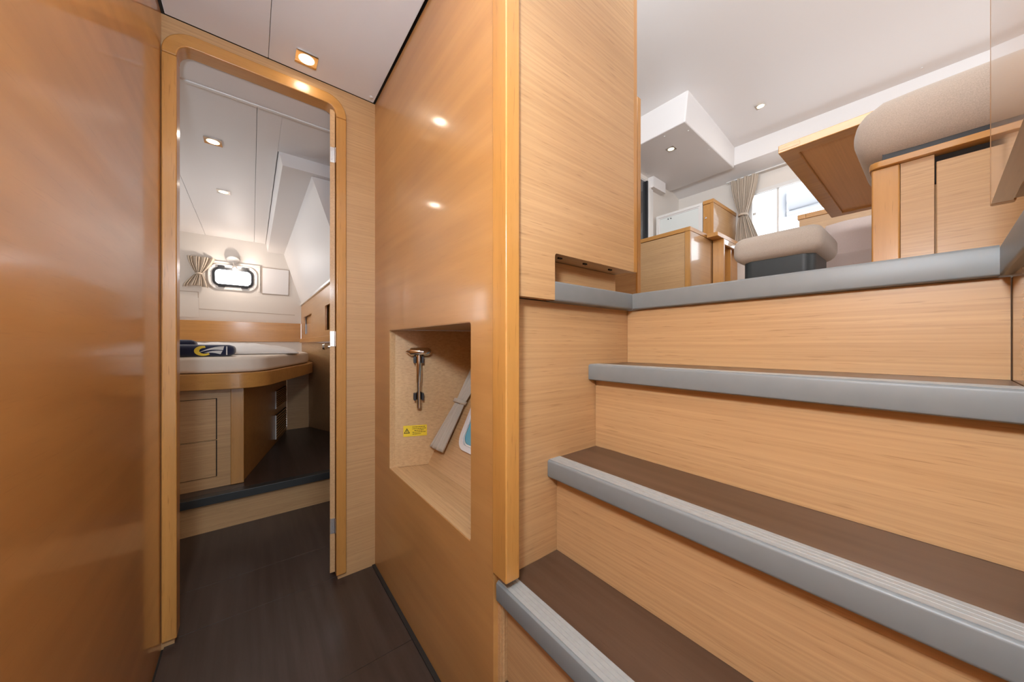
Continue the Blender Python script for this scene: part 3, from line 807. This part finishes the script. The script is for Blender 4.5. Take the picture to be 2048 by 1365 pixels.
for x, z in ((-0.215, PZ0 - 0.004), (-0.055, PZ0 - 0.004)):
    lt = on_back('latch', rrect(x - 0.024, x + 0.024, z - 0.010, z + 0.008, 0.003, 2), [], 0.0145, 0.032, 'black', pw)
    tube('latch_handle', [(x - .012, by(z) - 0.03, z + 0.02), (x, by(z) - 0.035, z + 0.027), (x + .045, by(z) - .035, z + 0.024)], 0.0035, 'black', lt, 8)
for a, b in ((-0.29, 0.61), (0.022, 0.61), (-0.28, 0.535), (0.012, 0.69), (-0.28, 0.69), (0.012, 0.535), (-0.135, 0.705), (-0.135, 0.513), (-.29, .65), (.022, .57)):
    lathe('screw', [(0.0001, 0), (0.004, 0), (0.0035, .0015), (0.0001, .002)], (a, by(b) - 0.014, b), (0, -1, 0), 'steel', pw, 8)

# moulded lip over the porthole, square hatch beside it
on_back('pelmet_lip', rrect(-0.40, 0.06, 0.727, 0.740, 0.004, 3), [], 0.001, 0.018, 'wallwhite', bw)
on_back('pelmet_cheek', rrect(0.048, 0.06, 0.505, 0.7265, 0.003, 3), [], 0.001, 0.012, 'wallwhite', bw)
hp = thing('access_hatch', 'square cream access hatch in the cabin wall beside the porthole', 'hatch', (0.18, 3.97, 0.5))
on_back('hatch_frame', rrect(0.072, 0.292, 0.488, 0.735, 0.006, 3), [rrect(0.0775, 0.2865, 0.4935, 0.7295, 0.004, 3)], 0.001, 0.007, 'taupe', hp)
on_back('hatch_door', rrect(0.079, 0.285, 0.495, 0.728, 0.004, 3), [], 0.001, 0.012, 'white', hp)

# small curtain gathered at the porthole
tied_curtain('porthole_curtain', 'small beige curtain gathered into a bow beside the porthole', (-0.345, by(.75) - .02, 0.755), (-0.362, by(.62) - .02, 0.615), (-0.385, by(.5) - .03, 0.515),
             0.175, 0.04, 0.165, (1, 0, 0), (0, -1, 0), 0.028, 'curtain', 7, tail=0.02)
# reading lamp over the porthole
rl = thing('reading_lamp', 'white swivel reading lamp glowing above the porthole', 'lamp', (-0.135, 3.93, 0.75))
yb_ = by(.745)
lathe('wall_plate', [(0.045, 0), (0.045, .006), (0.036, .016), (0.016, .026), (0.0001, .028)], (-0.135, yb_ - 0.03, 0.765), (0, -0.55, -0.83), 'white_gloss', rl, 24)
tube('arm', [(-0.135, yb_ - 0.045, 0.745), (-0.128, yb_ - 0.07, 0.715), (-0.122, yb_ - 0.08, 0.695)], 0.006, 'chrome', rl, 10)
sh = lathe('lamp_head', [(0.010, 0), (0.018, .012), (0.020, .030), (0.017, .032)], (-0.122, yb_ - 0.075, 0.70), (0.05, -0.5, -0.85), 'chrome', rl, 20)
lathe('bulb', [(0.0001, 0), (0.015, 0.002), (0.012, .010), (0.0001, .014)], (-0.1207, yb_ - 0.090, 0.674), (0.05, -0.5, -0.85), 'bulb', rl, 16)
d = bpy.data.lights.new('bulb_light', 'POINT'); d.energy = 3.2; d.color = (1, .87, .76); d.shadow_soft_size = 0.015
o = bpy.data.objects.new('bulb_light', d); COL.objects.link(o); o.parent = rl; o.matrix_parent_inverse = Matrix.Translation(rl.location).inverted()
o.location = (-0.118, yb_ - 0.12, 0.645 + H)

# right side of the cabin: leaning white liner above wood lining
rw = sroot('wall_cabin_right', (0.4, 3.0, -0.7), 'cabin side with white liner above wood lining')
hexa('liner', [(0.243, 1.99, 0.871), (0.243, 4.08, 0.871), (0.398, 4.08, 0.420), (0.398, 1.99, 0.420)],
     [(0.44, 1.99, 0.871), (0.44, 4.08, 0.871), (0.44, 4.08, 0.420), (0.44, 1.99, 0.420)], 'white', rw)
box('liner_edge', 0.386, 0.44, 1.99, 4.078, 0.398, 0.4195, 'white_gloss', rw, 0.004)
def slot(y0, y1): return [(y0, 0.10), (y1, 0.10), (y1, 0.27), (y0, 0.27)]
prism('wood_lining', [(1.55, 0.06), (4.045, 0.06), (4.045, 0.3975), (1.55, 0.3975)], 'x', 0.400, 0.412, 'gloss_y', rw, holes=[slot(3.30, 3.82), slot(2.05, 2.62)])
box('slot_back', 0.425, 0.435, 1.55, 4.045, 0.06, 0.3975, 'sol_z', rw)
box('ledge', 0.385, 0.44, 1.55, 4.044, 0.020, 0.0595, 'sol_y', rw, 0.003)
hexa('lower_panel', [(0.405, 4.05, -0.745), (0.405, 3.52, -0.745), (0.60, 3.0, -0.745), (0.60, 1.52, -0.745), (0.63, 1.52, -0.745), (0.63, 4.05, -0.745)],
     [(0.405, 4.05, 0.0195), (0.405, 3.52, 0.0195), (0.44, 3.0, 0.0195), (0.44, 1.52, 0.0195), (0.63, 1.52, 0.0195), (0.63, 4.05, 0.0195)], 'ven_y', rw)
struct(box('wall_cabin_forward', -1.05, XL - 0.0305, YD, YD + 0.035, ZF - .02, ZK + .02, 'wallwhite'), 'cream liner closing the cabin beside the doorway')
struct(prism('wall_cabin_left', [(YD + .036, ZF), (4.1, ZF), (4.1, ZK), (YD + .036, ZK)], 'x', -1.05, -1.0, 'wallwhite', holes=[rrect(2.3, 3.3, 0.25, 0.62, 0.06)]), 'cream liner with an added light opening on the far side of the cabin')  # opening added for the fill lamp outside it
struct(box('wall_cabin_near', 0.425, 0.46, YD + 0.041, 2.2, ZF, ZK, 'ven_y'), 'veneered cabin side behind the open door')

# bed
bd = thing('bed', 'built-in berth with wooden edge board and two drawers behind the doorway', 'bed', (-0.3, 3.0, -0.746))
prism('base', [(-0.95, 2.330), (-0.090, 2.330), (-0.040, 2.33), (0.238, 3.50), (0.238, 3.515), (-0.95, 3.515)], 'z', -0.7455, -0.228, 'sol_x', bd)
prism('base_front', [(-0.95, -0.745), (-0.090, -0.745), (-0.090, -0.2265), (-0.95, -0.2265)], 'y', 2.318, 2.3295, 'ven_x', bd,
      holes=[[(-0.62, -0.4955), (-0.1435, -0.4955), (-0.1435, -0.279), (-0.62, -0.279)], [(-0.62, -0.689), (-0.1435, -0.689), (-0.1435, -0.4985), (-0.62, -0.4985)]])
box('corner_post', -0.0895, -0.034, 2.311, 2.355, -0.745, -0.2265, 'sol_z', bd, 0.003)
box('drawer_gap', -0.63, -0.135, 2.3275, 2.3297, -0.70, -0.27, 'gap', bd)
for z0, z1 in ((-0.494, -0.282), (-0.686, -0.5)):
    box('drawer', -0.615, -0.148, 2.3165, 2.3272, z0, z1, 'ven_x', bd, 0.001)
box('foot_panel', 0.24, 0.404, 3.505, 3.52, -0.745, -0.227, 'ven_x', bd)
bo = [(-0.95, 2.30), (-0.30, 2.262), (-0.16, 2.225), (-0.062, 2.212), (0.0, 2.225), (0.045, 2.256), (0.085, 2.31), (0.305, 2.89), (0.38, 3.10), (0.398, 3.20), (0.398, 4.06), (-0.95, 4.06)]
prism('edge_board', bo, 'z', -0.226, -0.146, 'sol_x', bd, bev=0.004, ang=50)
def vent(zc0, zc1):
    a = Vector((-0.040, 2.33)); b = Vector((0.238, 3.50)); dv = (b - a).normalized(); nv = Vector((dv.y, -dv.x))
    v = None
    def piece(name, s0, s1, o0, o1, z0, z1, mat, par):
        q = [a + dv * s0 + nv * o0, a + dv * s1 + nv * o0, a + dv * s1 + nv * o1, a + dv * s0 + nv * o1]
        return prism(name, [(p.x, p.y) for p in q], 'z', z0, z1, mat, par)
    v = piece('vent_grille', 0.77, 1.16, 0.0005, 0.004, zc0, zc1, 'gap', bd)
    piece('vent_edge', 0.765, 0.772, 0.0005, 0.008, zc0, zc1, 'pale', v)
    n = 9
    for i in range(n):
        z = zc0 + (zc1 - zc0) * (i + .5) / n
        piece('vent_slat', 0.775, 1.15, 0.0045, 0.010, z - 0.003, z + 0.003, 'under', v)
vent(-0.485, -0.352); vent(-0.715, -0.535)

# mattress, duvet, towels
def shrink(pts, d):
    c = Vector((-0.2, 3.2)); return [tuple(Vector(p) + (c - Vector(p)).normalized() * d) for p in pts]
mt = prism('mattress', shrink(bo, 0.03), 'z', -0.145, -0.062, 'pad', None, bev=0.018, ang=60)
tag(mt, 'cream fitted mattress on the built-in berth', 'mattress')
def duvet(u, v):
    x = -0.75 + 1.0 * u; y = 2.66 + 0.80 * v
    e = max(0, 1 - abs(2 * u - 1) ** 5) * max(0, 1 - abs(2 * v - 1) ** 5)
    z = -0.057 + 0.082 * e ** 0.5 * (1.0 - 0.42 * u) + 0.005 * math.sin(17 * u + 6 * v) * e + 0.004 * math.sin(31 * v - 19 * u) * e + 0.003 * math.sin(47 * u + 11 * v) * e
    return (x + 0.010 * math.sin(9 * v), y + 0.02 * math.sin(7 * u), z)
dv_ = sheet('duvet', duvet, 60, 50, 'sheet', None, 0.006); tag(dv_, 'white folded duvet lying on the mattress', 'duvet')

def towel(name, label, x0, x1, y0, y1, z0, z1, emblem=False):
    t = thing(name, label, 'towel', ((x0 + x1) / 2, (y0 + y1) / 2, z0), 'folded navy towels')
    cushion('fold', x0, x1, y0, y1, z0, z1, 0.026, 'navy', t, puff=0.002)
    if emblem:
        yy = y0 - 0.0012
        cx, cz, s = -0.195, (z0 + z1) / 2, (z1 - z0) * 0.5
        def arc(name, c, r0, r1, a0, a1, mat, shift=(0, 0), n=16, par=None):
            P = [(c[0] + 1.35 * r0 * math.cos(a0 + (a1 - a0) * i / n), c[1] + r0 * math.sin(a0 + (a1 - a0) * i / n)) for i in range(n + 1)]
            Q = [(c[0] + shift[0] + 1.35 * r1 * math.cos(a0 + (a1 - a0) * i / n), c[1] + shift[1] + r1 * math.sin(a0 + (a1 - a0) * i / n)) for i in range(n + 1)]
            prism(name, P + Q[::-1], 'y', yy, y0 + 0.006, mat, par)
        e = box('embroidered_emblem', cx + 0.088, cx + 0.093, yy, y0 + 0.006, cz - s * .75, cz + s * .75, 'pale', t)
        arc('yellow_crescent', (cx, cz), s * 0.86, s * 0.50, 0.45 * PI, 1.75 * PI, 'yellow', (0.005, 0.0), par=e)
        def curve(p, q, bend, n=8):
            return [(p[0] + (q[0] - p[0]) * k / n, p[1] + (q[1] - p[1]) * k / n + bend * math.sin(PI * k / n)) for k in range(n + 1)]
        a_, b_, c_ = (cx - 0.022, cz - 0.35 * s), (cx + 0.080, cz + 0.80 * s), (cx + 0.076, cz + 0.10 * s)
        prism('sail', curve(a_, b_, 0.25 * s) + curve(c_, a_, 0.28 * s)[:-1], 'y', yy, y0 + 0.006, 'pale', e)
        a_, b_, c_ = (cx + 0.002, cz - 0.38 * s), (cx + 0.074, cz - 0.02 * s), (cx + 0.066, cz - 0.62 * s)
        prism('sail', curve(a_, b_, 0.18 * s) + curve(c_, a_, 0.16 * s)[:-1], 'y', yy, y0 + 0.006, 'pale', e)
    return t
towel('folded_towel', 'navy folded towel with a yellow and white sail emblem', -0.56, -0.072, 2.30, 2.50, -0.061, -0.001, True)
towel('folded_towel', 'plain navy rolled towel lying behind the emblem towel', -0.62, -0.244, 2.51, 2.625, -0.061, 0.027)

# ---------------------------------------------------------------- cabin door, swung into the cabin
dl = sroot('door_1', (0.25, YD + 0.02, ZF), 'narrow wooden cabin door standing open, seen edge on')
ang = math.radians(11.5)
px_, py_ = 0.2405, YD + 0.002
ux, uy = math.sin(ang), math.cos(ang); nx_, ny_ = uy, -ux
def door_pt(a, b): return (px_ + ux * a + nx_ * b, py_ + uy * a + ny_ * b)
def door_piece(name, a0, a1, b0, b1, z0, z1, mat, par=dl, bev=0.0):
    return prism(name, [door_pt(a0, b0), door_pt(a1, b0), door_pt(a1, b1), door_pt(a0, b1)], 'z', z0, z1, mat, par, bev=bev)
door_piece('leaf', 0.0025, 0.435, 0.0, 0.017, -0.895, 0.925, 'ven_y')
door_piece('edge_lipping', 0.0, 0.0023, 0.0, 0.017, -0.895, 0.925, 'niche_y')
for z0, z1 in ((0.717, 0.776), (-0.006, 0.053), (-0.742, -0.683)):
    hg = door_piece('hinge', -0.002, -0.0003, 0.001, 0.0165, z0, z1, 'steel')
    c = door_pt(-0.002, 0.019)
    tube('hinge_barrel', [(c[0], c[1], z0), (c[0], c[1], z1)], 0.0032, 'chrome', hg, 12)
    for k, f in enumerate((0.2, 0.5, 0.8)):
        q = door_pt(-0.002, 0.006 + 0.004 * (k % 2))
        lathe('screw', [(0.0001, 0), (0.0028, 0), (0.0022, .0008), (0.0001, .001)], (q[0], q[1], z0 + (z1 - z0) * f), (-ux, -uy, 0), 'steel', hg, 10)
kq = door_pt(0.395, 0)
kn = lathe('handle', [(0.014, 0), (0.014, .004), (0.006, .006), (0.006, .022), (0.013, .028), (0.016, .038), (0.012, .047), (0.0001, .049)], (kq[0], kq[1], -0.010), (-nx_, -ny_, 0), 'chrome', dl, 20)

# ---------------------------------------------------------------- things in the niche
ev = Vector((0.127, -0.049, 0)).normalized()            # along the end panel
en_ = Vector((-ev.y * -1, 0, 0))
en_ = Vector((ev.y, -ev.x, 0)) if ev.x > 0 else Vector((-ev.y, ev.x, 0))   # out of the end panel, to the viewer
E0 = Vector((0.417, 1.2808, 0))
def ep(s, off, z): q = E0 + ev * s + en_ * off; return (q.x, q.y, z)
hm = thing('emergency_hammer', 'chrome emergency hammer clipped upright inside the niche', 'hammer', ep(0.10, 0.02, -0.25))
sc0 = 0.1015
tube('shaft', [ep(sc0, 0.024, -0.243), ep(sc0, 0.024, -0.240), ep(sc0, 0.024, -0.145), ep(sc0, 0.024, -0.143), ep(sc0, 0.024, -0.04)], [0.007, 0.0088, 0.0088, 0.0108, 0.0108], 'chrome', hm, 16)
tube('head', [ep(sc0 - 0.048, 0.024, -0.026), ep(sc0 - 0.034, 0.024, -0.026), ep(sc0 - 0.030, 0.024, -0.026), ep(sc0 + 0.034, 0.024, -0.026), ep(sc0 + 0.043, 0.024, -0.026), ep(sc0 + 0.046, 0.024, -0.026)],
     [0.001, 0.012, 0.0155, 0.0155, 0.011, 0.006], 'chrome', hm, 8)
def ep_box(name, s0, s1, o0, o1, z0, z1, mat, par, bev=0.0):
    q = [ep(s0, o0, 0), ep(s1, o0, 0), ep(s1, o1, 0), ep(s0, o1, 0)]
    return prism(name, [(a, b) for a, b, _ in q], 'z', z0, z1, mat, par, bev=bev)
for z0, z1 in ((-0.070, -0.045), (-0.212, -0.186)):
    cl = ep_box('clip', sc0 - 0.020, sc0 + 0.016, -0.0, 0.012, z0, z1, 'black', hm, 0.001)
    ep_box('clip_arm', sc0 - 0.018, sc0 - 0.011, 0.012, 0.030, z0, z1, 'black', cl)
    ep_box('clip_arm', sc0 + 0.011, sc0 + 0.018, 0.012, 0.030, z0, z1, 'black', cl)

lb = thing('warning_label', 'small yellow warning label stuck below the hammer', 'sticker', ep(0.09, 0, -0.355))
ep_box('sticker', 0.0445, 0.1325, 0.0006, 0.0013, -0.3545, -0.3125, 'yellow', lb)
def ep_poly(name, pts, o0, o1, mat, par, holes=()):
    bm = bmesh.new(); ed = []
    for lp in [pts] + list(holes):
        vs = [bm.verts.new(ep(s, o0, z)) for s, z in lp]
        ed += [bm.edges.new((vs[i], vs[(i + 1) % len(vs)])) for i in range(len(vs))]
    bmesh.ops.triangle_fill(bm, use_beauty=True, use_dissolve=False, edges=ed)
    r = bmesh.ops.extrude_face_region(bm, geom=list(bm.faces))
    bmesh.ops.translate(bm, verts=[v for v in r['geom'] if isinstance(v, bmesh.types.BMVert)], vec=en_ * (o1 - o0))
    return mk(name, bm, mat, par)
tri = lambda s, z, r: [(s - r, z - .58 * r), (s + r, z - .58 * r), (s, z + 1.15 * r)]
ts, tz = 0.0575, -0.3355
sg = ep_poly('hazard_triangle', tri(ts, tz, 0.0115), 0.0014, 0.0018, 'black', lb, [tri(ts, tz, 0.0075)])
ep_poly('exclamation_stroke', [(ts - .001, tz - .0012), (ts + .001, tz - .0012), (ts + .0014, tz + .0050), (ts - .0014, tz + .0050)], 0.0014, 0.0018, 'black', sg)
ep_poly('exclamation_dot', [(ts - .001, tz - .0034), (ts + .001, tz - .0034), (ts + .001, tz - .0018), (ts - .001, tz - .0018)], 0.0014, 0.0018, 'black', sg)
bm = bmesh.new()
for k, (a, b) in enumerate(((0.078, 0.125), (0.078, 0.128), (0.085, 0.120), (0.078, 0.127), (0.078, 0.110))):
    z = -0.319 - k * 0.0068
    s = a
    while s < b:
        e = min(b, s + random.uniform(0.003, 0.008))
        vs = [bm.verts.new(ep(q, 0.0015, zz)) for q, zz in ((s, z - .0011), (e, z - .0011), (e, z + .0011), (s, z + .0011))]
        bm.faces.new(vs); s = e + 0.0014
mk('fine_print', bm, 'gap', lb)

# escape-hatch window on the hull side, and its tied curtain
hd = Vector((0.4758, 0, 1)).normalized(); hn = Vector((-hd.z, 0, hd.x))
H0 = Vector((hullx(-0.469), 0, -0.469))
def hp_pt(y, s, off): q = H0 + hd * s + hn * off; return (q.x, y, q.z)
def hull_piece(name, pts, o0, o1, mat, par, holes=()):
    bm = bmesh.new(); ed = []
    for lp in [pts] + list(holes):
        vs = [bm.verts.new(hp_pt(y, s, o0)) for y, s in lp]
        ed += [bm.edges.new((vs[i], vs[(i + 1) % len(vs)])) for i in range(len(vs))]
    bmesh.ops.triangle_fill(bm, use_beauty=True, use_dissolve=False, edges=ed)
    r = bmesh.ops.extrude_face_region(bm, geom=list(bm.faces))
    bmesh.ops.translate(bm, verts=[v for v in r['geom'] if isinstance(v, bmesh.types.BMVert)], vec=hn * (o1 - o0))
    return smooth_by_angle(mk(name, bm, mat, par), 40)
eh = thing('escape_hatch', 'white-framed blue escape hatch window inside the niche', 'hatch', (0.6, 0.88, -0.4))
hull_piece('hatch_frame', rrect(0.70, 1.072, 0.105, 0.42, 0.05, 8), 0.0005, 0.012, 'white_gloss', eh, [rrect(0.718, 1.054, 0.123, 0.402, 0.038, 8)])
hull_piece('gasket', rrect(0.7185, 1.0535, 0.1235, 0.4015, 0.038, 8), 0.0005, 0.007, 'steel', eh, [rrect(0.724, 1.048, 0.129, 0.396, 0.034, 8)])
hull_piece('pane', rrect(0.7245, 1.0475, 0.1295, 0.3955, 0.033, 8), 0.0005, 0.005, 'bluepane', eh)
hull_piece('wiper_mark', [(0.725, 0.205), (1.02, 0.175), (1.02, 0.181), (0.725, 0.211)], 0.0053, 0.0065, 'smoke', eh)
tied_curtain('hatch_curtain', 'grey beige curtain tied with a strap across the niche', hp_pt(1.085, 0.53, 0.012), hp_pt(1.130, 0.262, 0.018), hp_pt(1.172, 0.068, 0.014),
             0.105, 0.046, 0.098, (0, -1, 0), tuple(hn), 0.024, 'curtain2', 6)

# ---------------------------------------------------------------- boat lying alongside, seen through the saloon window
nbt = thing('moored_sailboat', 'pale sailboat with mast and covered boom moored outside the saloon window', 'boat', (7.4, 0.5, -1.2))
bm = bmesh.new()
secs = []
for k in range(11):
    f = k / 10; y = 4.2 - 8.4 * f
    hwid = 1.05 * math.sin(PI * min(1, 0.12 + 0.80 * f)) ** 0.6
    secs.append([bm.verts.new((7.4 + a * hwid, y, z)) for a, z in ((-1, 0.55), (-0.9, -0.3), (-0.45, -1.1), (0, -1.3), (0.45, -1.1), (0.9, -0.3), (1, 0.55))])
for a, b in zip(secs, secs[1:]):
    for k in range(6): bm.faces.new((a[k], a[k + 1], b[k + 1], b[k]))
    bm.faces.new((a[6], a[0], b[0], b[6]))
bm.faces.new(secs[0]); bm.faces.new(secs[-1][::-1])
mk('hull', bm, 'boat', nbt)
prism('coachroof', [(2.4, 0.5), (2.0, 0.98), (-1.0, 1.08), (-1.6, 0.5)], 'x', 6.85, 7.95, 'boat', nbt, bev=0.04)
tube('mast', [(7.4, 1.70, 0.9), (7.4, 1.70, 9.0)], 0.07, 'boat', nbt, 14)
bo_ = tube('boom', [(7.4, 1.62, 2.28), (7.4, -2.2, 2.36)], 0.06, 'boat', nbt, 12)
tube('sail_cover', [(7.4, 1.60, 2.50), (7.4, 1.0, 2.52), (7.4, -0.6, 2.49), (7.4, -2.1, 2.45)], [0.16, 0.15, 0.12, 0.08], 'boat', bo_, 14)
for y in (-3.9, 4.1):
    tube('stay', [(7.4, y, 0.55), (7.4, 1.70, 8.9)], 0.012, 'boat', nbt, 6)
